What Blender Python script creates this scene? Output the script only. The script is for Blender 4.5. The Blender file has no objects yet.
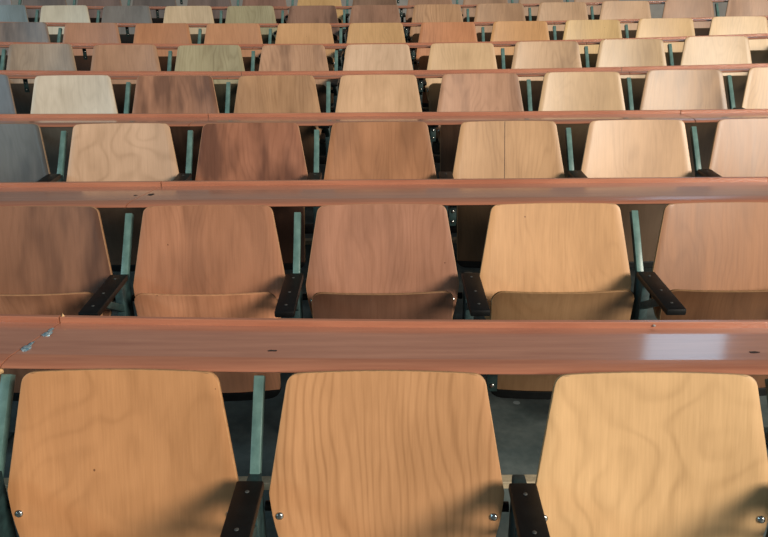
import bpy, bmesh, math, random
from mathutils import Vector, Matrix, noise
R = math.radians
random.seed(7)
scene = bpy.context.scene
col = scene.collection

# ------------------------------------------------------------------ layout
P = .55                       # seat pitch
CAM_Z = 1.5607
TOP = .85                     # height of a backrest above its step
# per row: X of the middle chair, Y and Z (rel. camera) of its backrest top, then
# the slope of Y, slope of Z and curve of Z along the row (the rows bow a little)
ROWS = [
    [.0021, 1.2972, -.7107, -.0116, -.0028, .0000],
    [-.0054, 2.1823, -.5968, -.0002, -.0021, -.0001],
    [-.0126, 3.0638, -.4750, .0035, -.0019, .0004],
    [-.0209, 3.9643, -.3620, -.0008, -.0001, .0013],
    [-.0274, 4.8526, -.2504, -.0030, .0010, .0016],
    [-.0437, 5.7619, -.1406, -.0128, -.0004, .0010],
    [-.0586, 6.6844, -.0151, -.0071, .0002, .0009],
    [-.0680, 7.5800, .1000, -.0070, .0000, .0008],
]
ORD = ['first', 'second', 'third', 'fourth', 'fifth', 'sixth', 'seventh', 'eighth', 'ninth',
       'tenth', 'eleventh', 'twelfth', 'thirteenth', 'fourteenth']
ROWN = ['front row', 'second row', 'third row', 'fourth row', 'fifth row', 'sixth row',
        'seventh row', 'eighth row']


def place(n, i):
    X0, Y0, Z0, a, b, d = ROWS[n]
    return Vector((X0 + P * i, Y0 + a * i, Z0 + b * i + d * i * i - TOP + CAM_Z))


def turn(n, i):
    return math.atan2(ROWS[n][3], P)


# ------------------------------------------------------------------ helpers
def lin(c):
    return tuple(((v / 255) / 12.92 if v / 255 <= .04045 else ((v / 255 + .055) / 1.055) ** 2.4) for v in c)


def link_mesh(name, bm, mats, parent=None, smooth=True, angle=35):
    me = bpy.data.meshes.new(name)
    bmesh.ops.recalc_face_normals(bm, faces=bm.faces)
    for f in bm.faces:
        f.smooth = smooth
    for e in bm.edges:
        if len(e.link_faces) == 2 and e.calc_face_angle(0) > R(angle):
            e.smooth = False
    bm.to_mesh(me)
    bm.free()
    o = bpy.data.objects.new(name, me)
    col.objects.link(o)
    for m in (mats if isinstance(mats, (list, tuple)) else [mats]):
        me.materials.append(m)
    if parent:
        o.parent = parent
    return o


def empty(name, loc=(0, 0, 0), rz=0):
    o = bpy.data.objects.new(name, None)
    o.empty_display_size = .1
    o.location = loc
    o.rotation_euler.z = rz
    col.objects.link(o)
    return o


def tag(o, label, cat, group=None):
    o['label'] = label
    o['category'] = cat
    if group:
        o['group'] = group
    return o


def children(o):
    return [c for c in bpy.data.objects if c.parent == o]


def copy_tree(o, kids, parent=None):
    c = o.copy()
    col.objects.link(c)
    if parent:
        c.parent = parent
    for ch in kids.get(o.name, []):
        copy_tree(ch, kids, c)
    return c


def kid_map():
    m = {}
    for o in bpy.data.objects:
        if o.parent:
            m.setdefault(o.parent.name, []).append(o)
    return m


def box(bm, a, b, bev=0, mat=0, M=None):
    """axis-aligned box from corner a to corner b, optionally transformed and bevelled"""
    r = bmesh.ops.create_cube(bm, size=1)
    vs = r['verts']
    for v in vs:
        v.co = Vector([(a[k] + b[k]) / 2 + v.co[k] * (b[k] - a[k]) for k in range(3)])
    fs = {f for v in vs for f in v.link_faces}
    for f in fs:
        f.material_index = mat
    if bev:
        es = list({e for v in vs for e in v.link_edges})
        r = bmesh.ops.bevel(bm, geom=es, offset=bev, segments=2, profile=.5, affect='EDGES')
        vs = list({v for f in r['faces'] for v in f.verts} | {v for v in vs if v.is_valid})
    if M is not None:
        for v in vs:
            v.co = M @ v.co
    return vs


def beam(bm, p, q, w, t, bev=.002, up=Vector((1, 0, 0))):
    """box section w (along X) by t running from p to q"""
    p, q = Vector(p), Vector(q)
    d = (q - p)
    L = d.length
    z = d.normalized()
    x = (up - z * up.dot(z)).normalized()
    y = z.cross(x)
    M = Matrix((x, y, z)).transposed().to_4x4()
    M.translation = p
    box(bm, (-w / 2, -t / 2, 0), (w / 2, t / 2, L), bev, 0, M)


def tube(bm, p, q, r, seg=12):
    p, q = Vector(p), Vector(q)
    d = q - p
    M = Matrix.Translation((p + q) / 2) @ d.to_track_quat('Z', 'Y').to_matrix().to_4x4()
    bmesh.ops.create_cone(bm, cap_ends=True, segments=seg, radius1=r, radius2=r, depth=d.length, matrix=M)


def dome(bm, c, n, r, h, seg=14):
    """domed bolt head on point c facing n"""
    n = Vector(n).normalized()
    M = Matrix.Translation(c) @ n.to_track_quat('Z', 'Y').to_matrix().to_4x4()
    prof = [(r, -.002), (r, h * .25), (r * .9, h * .55), (r * .65, h * .85), (r * .3, h)]
    rings = []
    for (rr, z) in prof:
        rings.append([bm.verts.new(M @ Vector((rr * math.cos(2 * math.pi * k / seg), rr * math.sin(2 * math.pi * k / seg), z))) for k in range(seg)])
    for a, b in zip(rings, rings[1:]):
        for k in range(seg):
            bm.faces.new((a[k], a[(k + 1) % seg], b[(k + 1) % seg], b[k]))
    bm.faces.new(rings[-1])
    bm.faces.new(list(reversed(rings[0])))


# ------------------------------------------------------------------ materials
def new_mat(name):
    m = bpy.data.materials.new(name)
    m.use_nodes = True
    nt = m.node_tree
    b = nt.nodes['Principled BSDF']
    return m, nt, b


def N(nt, t, **kw):
    n = nt.nodes.new(t)
    for k, v in kw.items():
        if k.startswith('i_'):
            n.inputs[k[2:]].default_value = v
        else:
            setattr(n, k, v)
    return n


def math_node(nt, op, a, b=None, c=None):
    n = nt.nodes.new('ShaderNodeMath')
    n.operation = op
    for k, v in enumerate((a, b, c)):
        if v is None:
            continue
        if isinstance(v, (int, float)):
            n.inputs[k].default_value = v
        else:
            nt.links.new(v, n.inputs[k])
    return n.outputs[0]


def mix_col(nt, blend, fac, a, b):
    n = nt.nodes.new('ShaderNodeMix')
    n.data_type = 'RGBA'
    n.blend_type = blend
    n.clamp_factor = True
    for idx, v in ((0, fac), (6, a), (7, b)):
        if isinstance(v, (int, float)):
            n.inputs[idx].default_value = v
        elif isinstance(v, (tuple, list)):
            n.inputs[idx].default_value = (*v[:3], 1)
        else:
            nt.links.new(v, n.inputs[idx])
    return n.outputs[2]


def prop(nt, name):
    n = nt.nodes.new('ShaderNodeAttribute')
    n.attribute_type = 'OBJECT'
    n.attribute_name = name
    return n.outputs['Fac']


def ramp(nt, fac, stops):
    n = nt.nodes.new('ShaderNodeValToRGB')
    e = n.color_ramp.elements
    while len(e) < len(stops):
        e.new(.5)
    for k, (p, c) in enumerate(stops):
        e[k].position = p
        e[k].color = (c, c, c, 1) if isinstance(c, (int, float)) else (*c, 1)
    nt.links.new(fac, n.inputs[0])
    return n.outputs[0]


def plywood():
    """varnished veneer: the tint is the chair's own colour; contours of a stretched noise make the
    rotary-cut figure, 'grain' turns it from straight lines to swirls, 'stain' adds worn dark patches"""
    m, nt, b = new_mat('plywood veneer')
    L = nt.links.new
    tc = N(nt, 'ShaderNodeTexCoord').outputs['Object']
    seed, grain, stain, contrast = prop(nt, 'seed'), prop(nt, 'grain'), prop(nt, 'stain'), prop(nt, 'figure')
    sx = N(nt, 'ShaderNodeSeparateXYZ')
    L(tc, sx.inputs[0])
    x, z = sx.outputs[0], sx.outputs[2]

    def vec(ax, az, off):
        c = N(nt, 'ShaderNodeCombineXYZ')
        L(math_node(nt, 'MULTIPLY', x, ax), c.inputs[0])
        L(math_node(nt, 'MULTIPLY', z, az), c.inputs[2])
        L(math_node(nt, 'MULTIPLY_ADD', seed, 1.0, off), c.inputs[1])
        return c.outputs[0]

    def nz(v, scale, detail=2, rough=.5):
        n = N(nt, 'ShaderNodeTexNoise', i_Scale=scale, i_Detail=detail, i_Roughness=rough)
        L(v, n.inputs['Vector'])
        return n.outputs['Fac']
    swirl = math_node(nt, 'POWER', grain, 4.0)
    n1 = nz(vec(math_node(nt, 'MULTIPLY_ADD', swirl, -.52, 1.0), math_node(nt, 'MULTIPLY_ADD', swirl, .22, .30), 0), 7.0, 1.8, .42)
    straight = math_node(nt, 'MULTIPLY', x, math_node(nt, 'SUBTRACT', 1.0, grain))
    ph = math_node(nt, 'ADD', math_node(nt, 'MULTIPLY', straight, 330), math_node(nt, 'MULTIPLY', n1, math_node(nt, 'SUBTRACT', math_node(nt, 'MULTIPLY_ADD', grain, 60, 50), math_node(nt, 'MULTIPLY', swirl, 48))))
    wave = math_node(nt, 'SINE', ph)
    wave = math_node(nt, 'MULTIPLY_ADD', wave, .5, .5)
    wave = math_node(nt, 'POWER', wave, 3.6)
    # the figure fades in and out over the sheet
    wave = math_node(nt, 'MULTIPLY', wave, math_node(nt, 'MULTIPLY_ADD', nz(vec(1, .7, 9), 5, 1), 1.5, -.2))
    wave = math_node(nt, 'MULTIPLY', wave, contrast)
    pores = math_node(nt, 'SUBTRACT', nz(vec(1, .06, 4), 190, 2), .5)
    fibre = math_node(nt, 'SUBTRACT', nz(vec(1, .1, 6), 38, 3), .5)
    val = math_node(nt, 'SUBTRACT', 1.0, math_node(nt, 'MULTIPLY', wave, .26))
    val = math_node(nt, 'ADD', val, math_node(nt, 'MULTIPLY', pores, .22))
    val = math_node(nt, 'ADD', val, math_node(nt, 'MULTIPLY', fibre, .26))
    blot = math_node(nt, 'SUBTRACT', nz(vec(1, .6, 12), 6, 3), .5)
    val = math_node(nt, 'ADD', val, math_node(nt, 'MULTIPLY', blot, .55))
    oc = N(nt, 'ShaderNodeObjectInfo').outputs['Color']
    cv = N(nt, 'ShaderNodeCombineColor')
    L(val, cv.inputs[0])
    L(math_node(nt, 'POWER', val, 1.12), cv.inputs[1])
    L(math_node(nt, 'POWER', val, 1.3), cv.inputs[2])
    c = mix_col(nt, 'MULTIPLY', 1.0, oc, cv.outputs[0])
    # worn, greyed patches, drawn out along the grain
    st = nz(vec(1, .28, 21), 7.5, 3, .55)
    st = ramp(nt, st, [(.45, 0), (.62, 1)])
    st = math_node(nt, 'MULTIPLY', st, stain)
    c = mix_col(nt, 'MULTIPLY', st, c, (.31, .28, .28))
    # small dark pips
    vo = N(nt, 'ShaderNodeTexVoronoi', i_Scale=11.0)
    L(vec(1, .8, 3), vo.inputs['Vector'])
    pip = math_node(nt, 'LESS_THAN', vo.outputs['Distance'], .024)
    c = mix_col(nt, 'MULTIPLY', math_node(nt, 'MULTIPLY', pip, .75), c, (.12, .07, .05))
    L(c, b.inputs['Base Color'])
    rg = math_node(nt, 'MULTIPLY_ADD', fibre, .12, .46)
    L(rg, b.inputs['Roughness'])
    b.inputs['Coat Weight'].default_value = .22
    b.inputs['Coat Roughness'].default_value = .22
    b.inputs['Specular IOR Level'].default_value = .38
    bp = N(nt, 'ShaderNodeBump', i_Strength=.12, i_Distance=.002)
    L(pores, bp.inputs['Height'])
    L(bp.outputs[0], b.inputs['Normal'])
    return m


def ply_edge():
    m, nt, b = new_mat('plywood edge layers')
    tc = N(nt, 'ShaderNodeTexCoord').outputs['Object']
    n = N(nt, 'ShaderNodeTexNoise', i_Scale=60.0, i_Detail=3)
    nt.links.new(tc, n.inputs['Vector'])
    oc = N(nt, 'ShaderNodeObjectInfo').outputs['Color']
    c = mix_col(nt, 'MIX', .35, oc, lin((200, 156, 108)))
    c = mix_col(nt, 'MULTIPLY', 1.0, c, ramp(nt, n.outputs[0], [(.3, .75), (.7, 1.05)]))
    nt.links.new(c, b.inputs['Base Color'])
    b.inputs['Roughness'].default_value = .5
    return m


def desk_wood(name, a, bcol, rough, coat, croff):
    m, nt, b = new_mat(name)
    L = nt.links.new
    tc = N(nt, 'ShaderNodeTexCoord').outputs['Object']
    mp = N(nt, 'ShaderNodeMapping')
    mp.inputs['Scale'].default_value = (1.0, 16, 16)
    L(tc, mp.inputs['Vector'])
    oi = N(nt, 'ShaderNodeObjectInfo')
    off = N(nt, 'ShaderNodeVectorMath', operation='ADD')
    L(mp.outputs[0], off.inputs[0])
    cx = N(nt, 'ShaderNodeCombineXYZ')
    L(math_node(nt, 'MULTIPLY', oi.outputs['Random'], 40), cx.inputs[0])
    L(cx.outputs[0], off.inputs[1])
    n = N(nt, 'ShaderNodeTexNoise', i_Scale=3.2, i_Detail=5, i_Roughness=.6)
    L(off.outputs[0], n.inputs['Vector'])
    n2 = N(nt, 'ShaderNodeTexNoise', i_Scale=2.0, i_Detail=2)
    L(tc, n2.inputs['Vector'])
    f = math_node(nt, 'ADD', math_node(nt, 'MULTIPLY', n.outputs[0], .75), math_node(nt, 'MULTIPLY', n2.outputs[0], .35))
    c = mix_col(nt, 'MIX', ramp(nt, f, [(.38, 0), (.72, 1)]), a, bcol)
    L(c, b.inputs['Base Color'])
    L(math_node(nt, 'MULTIPLY_ADD', n.outputs[0], .10, rough - .05), b.inputs['Roughness'])
    b.inputs['Coat Weight'].default_value = coat
    b.inputs['Coat Roughness'].default_value = croff
    return m


def painted(name, c, c2, rough, metal=0, scale=30):
    m, nt, b = new_mat(name)
    tc = N(nt, 'ShaderNodeTexCoord').outputs['Object']
    n = N(nt, 'ShaderNodeTexNoise', i_Scale=float(scale), i_Detail=5, i_Roughness=.65)
    nt.links.new(tc, n.inputs['Vector'])
    k = mix_col(nt, 'MIX', ramp(nt, n.outputs[0], [(.42, 0), (.62, 1)]), c, c2)
    nt.links.new(k, b.inputs['Base Color'])
    b.inputs['Roughness'].default_value = rough
    b.inputs['Metallic'].default_value = metal
    return m


def concrete():
    m, nt, b = new_mat('worn concrete')
    L = nt.links.new
    tc = N(nt, 'ShaderNodeTexCoord').outputs['Object']
    n = N(nt, 'ShaderNodeTexNoise', i_Scale=7.0, i_Detail=8, i_Roughness=.65)
    L(tc, n.inputs['Vector'])
    c = mix_col(nt, 'MIX', ramp(nt, n.outputs[0], [(.35, 0), (.68, 1)]), lin((66, 78, 78)), lin((104, 114, 112)))
    v = N(nt, 'ShaderNodeTexVoronoi', i_Scale=6.0)
    L(tc, v.inputs['Vector'])
    c = mix_col(nt, 'MIX', math_node(nt, 'LESS_THAN', v.outputs['Distance'], .085), c, lin((140, 150, 150)))
    L(c, b.inputs['Base Color'])
    b.inputs['Roughness'].default_value = .6
    return m


PLY, EDGE = plywood(), ply_edge()
DESK = desk_wood('red brown laminate', lin((168, 109, 87)), lin((194, 134, 109)), .34, 1.0, .10)
NOSE = desk_wood('orange brown edging', lin((160, 101, 78)), lin((187, 125, 97)), .34, .3, .2)
TEAL = painted('teal grey paint', lin((82, 112, 108)), lin((108, 140, 134)), .34, 0, 14)
DARKTEAL = painted('dark teal paint', lin((26, 44, 46)), lin((44, 68, 68)), .5, 0, 25)
BLACK = painted('black lacquer', lin((5, 6, 7)), lin((12, 14, 15)), .5, 0, 40)
BLACK.node_tree.nodes['Principled BSDF'].inputs['Specular IOR Level'].default_value = .3
STEEL = painted('bright steel', lin((175, 178, 176)), lin((215, 216, 212)), .22, 1, 80)
GREY = painted('dull grey steel', lin((70, 74, 74)), lin((104, 106, 104)), .5, .5, 80)
PALE = painted('bare broken wood', lin((190, 150, 104)), lin((226, 190, 142)), .7, 0, 120)
FILL = painted('crumbled foil filler', lin((120, 160, 178)), lin((205, 220, 225)), .3, .5, 160)
CONC = concrete()
NOSING = painted('pale worn step edge', lin((150, 138, 116)), lin((192, 176, 146)), .55, 0, 14)
PLASTER = painted('pale plaster', lin((150, 146, 142)), lin((164, 160, 154)), .8, 0, 3)
INK = painted('dark scuff', lin((38, 28, 26)), lin((58, 42, 38)), .6, 0, 90)

# ------------------------------------------------------------------ chair
LEAN = R(15)
DOWN = Vector((0, -math.sin(LEAN), -math.cos(LEAN)))
BN = Vector((0, -math.cos(LEAN), math.sin(LEAN)))      # front normal of the backrest
BL = .385


def half_width(t):
    w = .2020 + (.2445 - .2020) * min(t / .25, 1.0)
    if t > .25:
        w -= (t - .25) * .06 + (t - .25) ** 2 * 1.2
    r = .021
    if t < r:
        w -= r - math.sqrt(max(r * r - (r - t) ** 2, 0))
    rb = .03
    if BL - t < rb:
        q = rb - (BL - t)
        w -= rb - math.sqrt(max(rb * rb - q * q, 0))
    return w


def sheet(bm, fn_front, fn_back, nu, ts):
    """closed curved panel from two surfaces fn(u, t), u in -1..1; faces 0, rim 1"""
    F = [[bm.verts.new(fn_front(-1 + 2 * k / nu, t)) for k in range(nu + 1)] for t in ts]
    B = [[bm.verts.new(fn_back(-1 + 2 * k / nu, t)) for k in range(nu + 1)] for t in ts]
    m = len(ts)
    for j in range(m - 1):
        for k in range(nu):
            bm.faces.new((F[j][k], F[j][k + 1], F[j + 1][k + 1], F[j + 1][k]))
            bm.faces.new((B[j][k + 1], B[j][k], B[j + 1][k], B[j + 1][k + 1]))
    ring = [(0, k) for k in range(nu + 1)] + [(j, nu) for j in range(1, m)] + \
           [(m - 1, k) for k in range(nu - 1, -1, -1)] + [(j, 0) for j in range(m - 2, 0, -1)]
    rim = []
    for a, b in zip(ring, ring[1:] + ring[:1]):
        f = bm.faces.new((F[b[0]][b[1]], F[a[0]][a[1]], B[a[0]][a[1]], B[b[0]][b[1]]))
        f.material_index = 1
        rim.append(f)
    es = [e for e in bm.edges if len(e.link_faces) == 2 and e.link_faces[0].material_index != e.link_faces[1].material_index]
    bmesh.ops.recalc_face_normals(bm, faces=bm.faces)
    bmesh.ops.bevel(bm, geom=es, offset=.0022, segments=2, profile=.5, affect='EDGES', material=1)


SAG = .016
BTS = [0, .0015, .004, .008, .014, .022, .036, .06, .1, .15, .2, .235, .25, .265, .3, .325, .345, .356, .364, .372, .379, .383, BL]


def back_point(u, t, off):
    w = half_width(t)
    x = u * w
    tt = t + .001 * (u * u) * max(0, 1 - t / .1)
    curve = SAG * (x / .24) ** 2
    return Vector((x, 0, TOP)) + DOWN * tt + Vector((0, -curve, 0)) + BN * off


def make_back():
    bm = bmesh.new()
    sheet(bm, lambda u, t: back_point(u, t, 0), lambda u, t: back_point(u, t, -.012), 16, BTS)
    return bm


SL = .385
STS = [0, .0015, .005, .011, .02, .034, .06, .1, .16, .22, .28, .34, .36, .374, .382, SL]


def seat_point(u, t, off):
    """folded-up seat: t runs from its upper (front) edge down to the hinge end; off>0 away from the hall front"""
    w = .2235 - .012 * t / SL
    for end in (t, SL - t):
        r = .038
        if end < r:
            w -= r - math.sqrt(max(r * r - (r - end) ** 2, 0))
    x = u * w
    y = -.164 + .022 * (x / .22) ** 2 - .014 * max(0, 1 - t / .1) ** 2 + .012 * (t / SL)
    return Vector((x, y + off, .616 - t))


def make_seat():
    bm = bmesh.new()
    sheet(bm, lambda u, t: seat_point(u, t, 0), lambda u, t: seat_point(u, t, .012), 16, STS)
    return bm


def make_chair():
    root = empty('tip_up_chair')
    bk = link_mesh('backrest', make_back(), [PLY, EDGE], root)
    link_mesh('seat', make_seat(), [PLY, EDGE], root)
    for s in (-1, 1):
        bm = bmesh.new()
        w = half_width(.302)
        dome(bm, back_point(s * .2230 / w, .302, 0), BN + Vector((-s * .15, 0, 0)), .0085, .005)
        link_mesh('bolt', bm, STEEL, bk)
    bm = bmesh.new()
    c = back_point(0, .30, -.012)
    tube(bm, (-.2585, c.y + .008, c.z), (.2585, c.y + .008, c.z), .011)
    link_mesh('crossbar', bm, BLACK, root)
    bm = bmesh.new()
    sheet(bm, lambda u, t: seat_point(u * 1.012, SL - .030 + t, -.0045), lambda u, t: seat_point(u * 1.012, SL - .030 + t, .0160), 14, [0, .008, .016, .022, .027, .0305])
    link_mesh('seat_rail', bm, [BLACK, BLACK], [o for o in bpy.data.objects if o.parent == root and o.name.startswith('seat')][0])
    for s in (-1, 1):
        bm = bmesh.new()
        box(bm, (min(s * .19, s * .2585), -.132, .39), (max(s * .19, s * .2585), -.110, .43), .003)
        link_mesh('hinge', bm, BLACK, root)
    return root


# ------------------------------------------------------------------ stand between two chairs
def make_stand(strut=True):
    root = empty('armrest_stand')
    if strut:
        bm = bmesh.new()
        beam(bm, (0, -.070, .610), (0, .0590, .8045), .022, .022, .002)
        link_mesh('strut', bm, TEAL, root)
    bm = bmesh.new()
    p, q = Vector((0, -.104, .646)), Vector((0, -.363, .630))
    beam(bm, p, q, .056, .020, .004)
    arm = link_mesh('armrest', bm, BLACK, root)
    for k in (.13, .52, .84):
        bm = bmesh.new()
        dome(bm, p.lerp(q, k) + Vector((0, 0, .0098)), (0, 0, 1), .0045, .0015, 10)
        link_mesh('bolt', bm, GREY, arm)
    bm = bmesh.new()
    box(bm, (-.0135, -.128, .008), (.0135, -.056, .640), .003)
    link_mesh('leg', bm, DARKTEAL, root)
    bm = bmesh.new()
    beam(bm, (0, -.11, .54), (0, -.27, .628), .022, .022, .002)
    link_mesh('arm_brace', bm, DARKTEAL, root)
    bm = bmesh.new()
    box(bm, (-.045, -.19, 0), (.045, .01, .009), .002)
    link_mesh('foot', bm, DARKTEAL, root)
    return root


# ------------------------------------------------------------------ desk
NOSE_PROF = [(.052, -.0330), (.041, -.0315), (.0375, -.0285), (.0375, -.0260), (.042, -.0230), (.052, -.0205), (.068, -.0185), (.086, -.0180)]
TOP_PROF = [(.052, -.0330), (.086, -.0182), (.2755, -.0256), (.2755, -.0410)]
LIP_PROF = [(.2750, -.0410), (.2750, -.0118), (.2765, -.0100), (.288, -.0100), (.2900, -.0118), (.2900, -.0410)]


def sweep(bm, prof, pts, rz, closed=True):
    """sweep a (y, z) profile along points; z is measured from backrest-top height"""
    rings = []
    for p in pts:
        rings.append([bm.verts.new(Vector((p.x - math.sin(rz) * y + .13 * (y - .05), p.y + math.cos(rz) * y, p.z + TOP + z))) for (y, z) in prof])
    n = len(prof)
    for a, b in zip(rings, rings[1:]):
        for k in range(n if closed else n - 1):
            bm.faces.new((a[k], a[(k + 1) % n], b[(k + 1) % n], b[k]))
    bm.faces.new(rings[0])
    bm.faces.new(list(reversed(rings[-1])))


# each desk's depth factor, and its height above the even rake: constant, slope and curve along the row
DESK_FIT = [(.93, .002, -.0017, .0022), (1.16, .0125, .0010, 0), (1.02, .008, .0, 0), (1.03, .006, 0, 0)] + [(1.0, .001, 0, 0)] * 4


def desk_section(n, i0, i1, label):
    c = place(n, (i0 + i1) / 2)
    root = empty('lecture_desk', c)
    tag(root, label, 'desk', 'long desk sections between the rows of chairs')
    g = .0018 / P
    K, z0, z1, z2 = DESK_FIT[n]

    def prof_of(pr):
        return [(.06 + (y - .06) * K if y > .06 else y, z) for y, z in pr]
    st = [i0 + g] + [i0 + k * .5 for k in range(1, int((i1 - i0) * 2))] + [i1 - g]
    pts = [place(n, i) - c + Vector((0, 0, z0 + z1 * i + z2 * min(i * i, 6.25))) for i in st]
    rz = turn(n, 0)
    bm = bmesh.new()
    sweep(bm, prof_of(TOP_PROF), pts, rz)
    top = link_mesh('desktop', bm, DESK, root, angle=8)
    bm = bmesh.new()
    sweep(bm, prof_of(NOSE_PROF), pts, rz)
    link_mesh('front_edging', bm, NOSE, root)
    bm = bmesh.new()
    sweep(bm, prof_of(LIP_PROF), pts, rz)
    link_mesh('pencil_lip', bm, NOSE, root)
    # hanging steel plate under the middle of the section
    mid = place(n, (i0 + i1) / 2 - .07) - c
    bm = bmesh.new()
    box(bm, (mid.x - .012, mid.y + .10, mid.z + TOP - .105), (mid.x + .012, mid.y + .106, mid.z + TOP - .033), .001)
    br = link_mesh('bracket', bm, DARKTEAL, root)
    for dz in (-.055, -.09):
        bm = bmesh.new()
        dome(bm, Vector((mid.x, mid.y + .10, mid.z + TOP + dz)), (0, -1, 0), .006, .004, 10)
        link_mesh('bolt', bm, STEEL, br)
    return root, top, c


def lump(bm, c, r, seed, flat=.35):
    n0 = len(bm.verts)
    rr = bmesh.ops.create_icosphere(bm, subdivisions=2, radius=1)
    for v in rr['verts']:
        d = v.co.copy()
        k = 1 + .6 * noise.noise(d * 2.3 + Vector((seed, seed, 0)))
        v.co = Vector((c[0] + d.x * r[0] * k, c[1] + d.y * r[1] * k, c[2] + d.z * r[0] * flat * k))


# ------------------------------------------------------------------ chair table: (look, sRGB, grain, stain, figure) from left to right
H = [
 [-1, [('honey birch', (206, 146, 92), .95, .10, .55),
       ('striped honey', (206, 150, 98), .05, .05, .9),
       ('pale golden birch', (222, 176, 118), 1.0, .05, .7)]],
 [-2, [('dark worn brown', (146, 100, 70), .3, .75, .5),
       ('reddish brown', (176, 120, 84), .25, .45, .5),
       ('scuffed reddish brown', (178, 124, 92), .2, .3, .5),
       ('light honey', (212, 160, 106), .5, .05, .5),
       ('mid brown', (166, 112, 70), .3, .3, .5)]],
 [-3, [('dark grey stained', (104, 96, 84), .5, .7, .5),
       ('wavy grained pale birch', (212, 170, 130), 1.0, .0, .8),
       ('dark reddish brown streaked', (168, 110, 78), .15, .85, .6),
       ('warm mid brown', (178, 122, 80), .3, .3, .5),
       ('light brown split veneer', (198, 152, 104), .35, .2, .5),
       ('pale birch', (206, 162, 116), .7, .0, .4),
       ('tan brown', (166, 114, 68), .3, .3, .5)]],
 [-4, [('dark grey edge', (110, 104, 98), .4, .4, .4),
       ('whitish bleached birch', (216, 196, 164), .8, .0, .35),
       ('dark brown patchy', (178, 126, 92), .2, .8, .6),
       ('light tan', (190, 144, 100), .3, .25, .6),
       ('pale peach', (214, 170, 124), .6, .05, .3),
       ('brown smudged', (194, 146, 110), .6, .55, .6),
       ('golden tan', (202, 164, 116), .6, .1, .4),
       ('greyish tan', (168, 126, 82), .3, .6, .5),
       ('golden brown', (190, 146, 92), .4, .15, .5)]],
 [-4, [('half tan half grey', (176, 148, 116), .3, .45, .6),
       ('brown to grey', (188, 140, 102), .3, .35, .5),
       ('yellowish green tinged', (182, 166, 124), .4, .15, .8),
       ('tan with brown streaks', (196, 150, 112), .2, .7, .6),
       ('pale pinkish birch', (220, 182, 142), .5, .0, .3),
       ('pale straw', (218, 178, 128), .4, .0, .4),
       ('smoky tan', (204, 164, 120), .7, .5, .6),
       ('sand coloured', (192, 156, 108), .5, .1, .4),
       ('light sand', (202, 166, 118), .6, .0, .4)]],
 [-5, [('tan and slate grey', (140, 116, 96), .3, .6, .5),
       ('copper brown', (188, 132, 94), .3, .1, .4),
       ('orange brown', (196, 132, 86), .3, .1, .4),
       ('amber', (206, 146, 100), .3, .05, .4),
       ('bright honey', (212, 160, 106), .3, .05, .4),
       ('pale honey', (218, 170, 112), .3, .05, .4),
       ('orange toned', (206, 138, 90), .2, .15, .5),
       ('deep honey', (212, 156, 96), .3, .05, .5),
       ('yellow straw', (212, 172, 108), .3, .05, .4),
       ('soft straw', (212, 170, 110), .3, .0, .4),
       ('bright pale straw', (222, 184, 130), .3, .0, .4)]],
 [-6, [('blue grey', (130, 136, 128), .3, .2, .4),
       ('cream white', (216, 200, 166), .3, .0, .4),
       ('slate grey', (134, 124, 110), .3, .3, .4),
       ('creamy birch', (222, 192, 148), .3, .0, .4),
       ('olive green tinged', (178, 164, 122), .3, .1, .6),
       ('dark brown streaked', (156, 116, 90), .2, .7, .5),
       ('dull brown', (168, 124, 94), .3, .3, .4),
       ('striped tan', (202, 154, 108), .2, .2, .9),
       ('beige brown', (190, 146, 104), .3, .25, .4),
       ('two tone beige', (198, 156, 112), .2, .4, .5),
       ('beige', (204, 162, 118), .3, .0, .4),
       ('umber', (176, 132, 96), .3, .3, .4),
       ('patchy umber', (188, 142, 104), .3, .4, .4)]],
 [-7, [('pale grey', (160, 156, 150), .3, .2, .4),
       ('dark umber', (124, 106, 92), .3, .4, .4),
       ('russet', (134, 104, 86), .3, .4, .4),
       ('charcoal brown', (116, 102, 90), .3, .4, .4),
       ('dusky brown', (128, 106, 92), .3, .4, .4),
       ('chestnut', (150, 110, 88), .3, .3, .4),
       ('golden', (216, 170, 108), .3, .0, .4),
       ('walnut', (138, 104, 78), .3, .5, .4),
       ('light chestnut', (164, 122, 90), .3, .2, .4),
       ('light umber', (172, 132, 98), .3, .2, .4),
       ('fawn', (176, 138, 102), .3, .2, .4),
       ('dull fawn', (180, 140, 104), .3, .2, .4)]],
]

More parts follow.
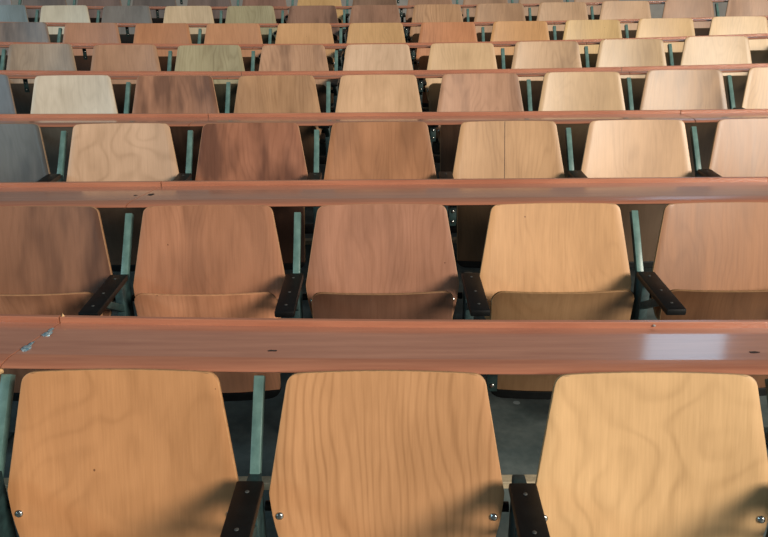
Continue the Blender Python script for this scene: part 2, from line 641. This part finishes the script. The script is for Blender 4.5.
chair0 = make_chair()
stand0 = make_stand(True)
stand1 = make_stand(False)
kids = kid_map()
chair_map = {}
for n, (i0, lst) in enumerate(H):
    for k, (look, rgb, grain, stain, fig) in enumerate(lst):
        i = i0 + k
        if n == 0 and k == 0:
            c = chair0
        else:
            c = copy_tree(chair0, kids)
        c.location = place(n, i)
        c.rotation_euler.z = turn(n, i)
        state = 'chair' if n == 0 else 'tip-up chair'
        tag(c, '%s plywood %s, %s from the left in the %s' % (look, state, ORD[k], ROWN[n]), 'chair',
            'plywood chairs of the ' + ROWN[n])
        chair_map[(n, i)] = c
        base = lin(rgb)
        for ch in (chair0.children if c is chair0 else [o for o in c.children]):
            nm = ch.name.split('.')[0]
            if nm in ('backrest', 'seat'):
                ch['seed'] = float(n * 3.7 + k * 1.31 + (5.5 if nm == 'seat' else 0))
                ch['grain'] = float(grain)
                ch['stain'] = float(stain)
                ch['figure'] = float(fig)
                f = (1.6 if (n == 1 and k < 2) else .42 if n == 1 else .16) if nm == 'seat' else 1.0  # desk shade put into seat colours; leftmost pair in the second row lightened
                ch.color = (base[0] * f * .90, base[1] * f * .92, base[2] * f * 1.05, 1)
                if nm == 'seat':
                    ch.location.x = random.uniform(-.005, .005) + (.013 if (n, i) == (1, 1) else 0)
                    if n == 0:      # lowered to sit on: turned about the hinge
                        piv = Vector((0, -.121, .41))
                        a = R(86)
                        Rm = Matrix.Rotation(a, 4, 'X')
                        ch.matrix_local = Matrix.Translation(piv) @ Rm @ Matrix.Translation(-piv)
                    else:
                        ch.matrix_local = Matrix.Translation((ch.location.x, 0, random.uniform(-.004, .004)))

# the split veneer of one chair in the third row
bk = [o for o in bpy.data.objects if o.parent == chair_map[(2, 1)] and o.name.startswith('backrest')][0]
bm = bmesh.new()
pts = [back_point(-.014 / half_width(t), t, 0) for t in (.002, .05, .1, .15, .2, .25, .3)]
for a, b in zip(pts, pts[1:]):
    beam(bm, a, b, .0022, .0012, 0)
bmesh.ops.remove_doubles(bm, verts=bm.verts, dist=.0008)
link_mesh('veneer_split', bm, INK, bk)

NOSTRUT = (-7.5, -3.5, .5, 4.5, 8.5)
first = {True: stand0, False: stand1}
used = set()
for n, (i0, lst) in enumerate(H):
    for k in range(len(lst) + 1):
        i = i0 + k - .5
        has = i not in NOSTRUT
        src = first[has]
        if has not in used:
            s = src
            used.add(has)
        else:
            s = copy_tree(src, kids)
        s.location = place(n, i)
        s.rotation_euler.z = turn(n, i)
        what = 'black armrest with teal strut' if has else 'black armrest without strut'
        if k == 0:
            where = 'left of the first chair'
        elif k == len(lst):
            where = 'right of the last chair'
        else:
            where = 'between the %s and %s chairs' % (ORD[k - 1], ORD[k])
        tag(s, '%s %s of the %s' % (what, where, ROWN[n]), 'armrest', 'armrest stands between the chairs')

# ------------------------------------------------------------------ desks
SECT = {0: [-5.5, -1.5, 2.5], 1: [-5.5, -1.5, 2.5], 2: [-5.5, -1.5, 2.5, 6.5], 3: [-5.5, -1.5, 2.5, 6.5],
        4: [-5.5, -1.5, 2.5, 6.5], 5: [-9.5, -5.5, -1.5, 2.5, 6.5], 6: [-9.5, -5.5, -1.5, 2.5, 6.5],
        7: [-9.5, -5.5, -1.5, 2.5, 6.5]}
for n, js in SECT.items():
    m = len(js) - 1
    names = {2: ['left', 'right'], 3: ['left', 'middle', 'right'], 4: ['far left', 'centre left', 'centre', 'right']}[m]
    for k in range(m):
        root, top, c = desk_section(n, js[k], js[k + 1], 'reddish brown desk, %s section, directly behind the %s of chairs' % (names[k], ROWN[n]))
        if n == 0 and k == 1:
            e = place(0, -1.5) - c
            zt = e.z + TOP + .0095

            def on_top(y):
                return zt - .0182 - (y - .086) * .0390 / .93
            bm = bmesh.new()
            lump(bm, (e.x + .0225, e.y + .112, on_top(.112) + .001), (.010, .016), 1.3)
            lump(bm, (e.x + .021, e.y + .135, on_top(.135) + .001), (.005, .012), 4.1)
            link_mesh('joint_filler', bm, FILL, root)
            bm = bmesh.new()
            lump(bm, (e.x + .033, e.y + .190, on_top(.190) + .001), (.010, .014), 2.7)
            lump(bm, (e.x + .031, e.y + .215, on_top(.215) + .001), (.005, .014), 6.7)
            link_mesh('joint_filler', bm, FILL, root)
            bm = bmesh.new()
            lump(bm, (e.x + .0395, e.y + .268, zt - .020), (.0065, .0085), 3.3, 2.1)
            link_mesh('splintered_end', bm, PALE, root)
            bm = bmesh.new()
            q = place(0, -.46) - c
            lump(bm, (q.x, q.y + .12, q.z + TOP - .0160), (.011, .004), 1.9, .08)
            link_mesh('scuff_mark', bm, INK, root)
            bm = bmesh.new()
            q = place(0, 1.36) - c
            lump(bm, (q.x + .066, q.y + .12, q.z + TOP - .0152), (.012, .005), 7.9, .08)
            link_mesh('scuff_mark', bm, INK, root)
            bm = bmesh.new()
            q = place(0, 1.17) - c
            lump(bm, (q.x, q.y + .2590, q.z + TOP - .0155), (.004, .003), .9, .7)
            link_mesh('paint_drop', bm, PLASTER, root)
        if n == 0 and k == 0:
            e = place(0, -1.5) - c
            bm = bmesh.new()
            lump(bm, (e.x - .022, e.y + .045, e.z + TOP - .030), (.018, .011), 2.2, .7)
            link_mesh('splintered_corner', bm, PALE, root)
        if n == 1 and k == 1:
            e = place(1, -1.5) - c
            bm = bmesh.new()
            lump(bm, (e.x + .040, e.y + .17, e.z + TOP - .0098), (.011, .016), 5.2, .1)
            link_mesh('scuff_mark', bm, INK, root)
        if n == 1 and k == 0:
            e = place(1, -1.5) - c
            bm = bmesh.new()
            lump(bm, (e.x - .010, e.y + .16, e.z + TOP - .0093), (.006, .008), 8.2, .1)
            link_mesh('scuff_mark', bm, INK, root)

# ------------------------------------------------------------------ setting: stepped floor, back wall with its window
XS = [-7.5 + .55 * k for k in range(int(15 / .55) + 2)]


def tread(n, x, y_off):
    i = max(-8.0, min(8.0, (x - ROWS[min(n, 7)][0]) / P))
    if n < 8:
        p = place(n, i)
    else:
        p = place(7, i) + Vector((0, .9 * (n - 7), .112 * (n - 7)))
    return Vector((x, p.y + y_off, p.z))


FRONT = -.285
bm = bmesh.new()
colsv = []
for x in XS:
    line = [Vector((x, -3.5, place(0, 0).z)), ]
    for n in range(0, 10):
        a = tread(n, x, FRONT)
        if n == 0:
            line[0].z = a.z
        else:
            prev = tread(n - 1, x, FRONT)
            line.append(Vector((x, a.y, prev.z)))
            line.append(a)
    last = line[-1].copy()
    last.y = 10.6
    line.append(last)
    colsv.append([bm.verts.new(p) for p in line])
for a, b in zip(colsv, colsv[1:]):
    for k in range(len(a) - 1):
        bm.faces.new((a[k], b[k], b[k + 1], a[k + 1]))
fl = link_mesh('floor', bm, CONC, None, smooth=False)
fl['kind'] = 'structure'

for n in range(1, 9):
    bm = bmesh.new()
    prof = [(-.004, .001), (-.004, -.02), (-.0005, -.02), (-.0005, .0005), (.035, .0005), (.035, .004), (-.001, .004)]
    rings = []
    for x in XS:
        a = tread(n, x, FRONT)
        rings.append([bm.verts.new(a + Vector((0, y, z))) for y, z in prof])
    for a, b in zip(rings, rings[1:]):
        for k in range(len(prof)):
            bm.faces.new((a[k], a[(k + 1) % len(prof)], b[(k + 1) % len(prof)], b[k]))
    t = link_mesh('trim_%d' % n, bm, NOSING, None, smooth=False)
    t['kind'] = 'structure'

# back wall, with a tall window opening at the right
WX0, WX1, WZ0, WZ1, WY = 4.2, 5.5, 4.1, 6.2, 10.6
bm = bmesh.new()
box(bm, (-7.6, WY, 0), (WX0, WY + .2, 7))
box(bm, (WX1, WY, 0), (7.6, WY + .2, 7))
box(bm, (WX0, WY, 0), (WX1, WY + .2, WZ0))
box(bm, (WX0, WY, WZ1), (WX1, WY + .2, 7))
w = link_mesh('wall_back', bm, PLASTER, None, smooth=False)
w['kind'] = 'structure'
glow, nt, b = new_mat('daylit window glass')
b.inputs['Base Color'].default_value = (.5, .6, .7, 1)
b.inputs['Emission Color'].default_value = (.46, .76, 1, 1)
b.inputs['Emission Strength'].default_value = 2.1
bm = bmesh.new()
box(bm, (WX0, WY + .10, WZ0), (WX1, WY + .12, WZ1))
wn = link_mesh('window_1', bm, glow, None, smooth=False)
wn['kind'] = 'structure'

# ------------------------------------------------------------------ light
wd = bpy.data.worlds.new('hall')
scene.world = wd
wd.use_nodes = True
bg = wd.node_tree.nodes['Background']
bg.inputs[0].default_value = (.80, .92, 1.0, 1)
bg.inputs[1].default_value = .11


def area(name, loc, target, sx, sy, power, color, spread=180):
    d = bpy.data.lights.new(name, 'AREA')
    d.shape = 'RECTANGLE'
    d.size, d.size_y = sx, sy
    d.energy = power
    d.color = color
    d.spread = R(spread)
    o = bpy.data.objects.new(name, d)
    o.location = loc
    o.rotation_euler = (Vector(target) - Vector(loc)).to_track_quat('-Z', 'Y').to_euler()
    col.objects.link(o)
    return o


area('window_light_right', (7.8, -6.0, 5.6), (1.5, 3.5, 1.0), 4.4, 3.4, 1300, (1.0, .90, .76), 150)
for y in (-5.2, -2.2, .8):
    area('window_light_left', (-6.8, y, 4.2), (-.5, y + 5.0, 1.0), 1.2, 1.3, 58, (.50, .84, 1.0))

# ------------------------------------------------------------------ camera
cd = bpy.data.cameras.new('camera')
cd.sensor_width = 36
cd.lens = 36 * 710 / 768
cd.clip_start = .05
cam = bpy.data.objects.new('camera', cd)
col.objects.link(cam)
cam.location = (0, 0, CAM_Z)
base = Matrix.Rotation(R(90 - 20.5), 4, 'X')
cam.matrix_world = Matrix.Translation((0, 0, CAM_Z)) @ base @ Matrix.Rotation(R(-.5366), 4, 'Z')
scene.camera = cam

scene.view_settings.view_transform = 'Standard'
scene.view_settings.look = 'None'
scene.view_settings.gamma = 1
scene.view_settings.exposure = 0
scene.view_settings.use_curve_mapping = False
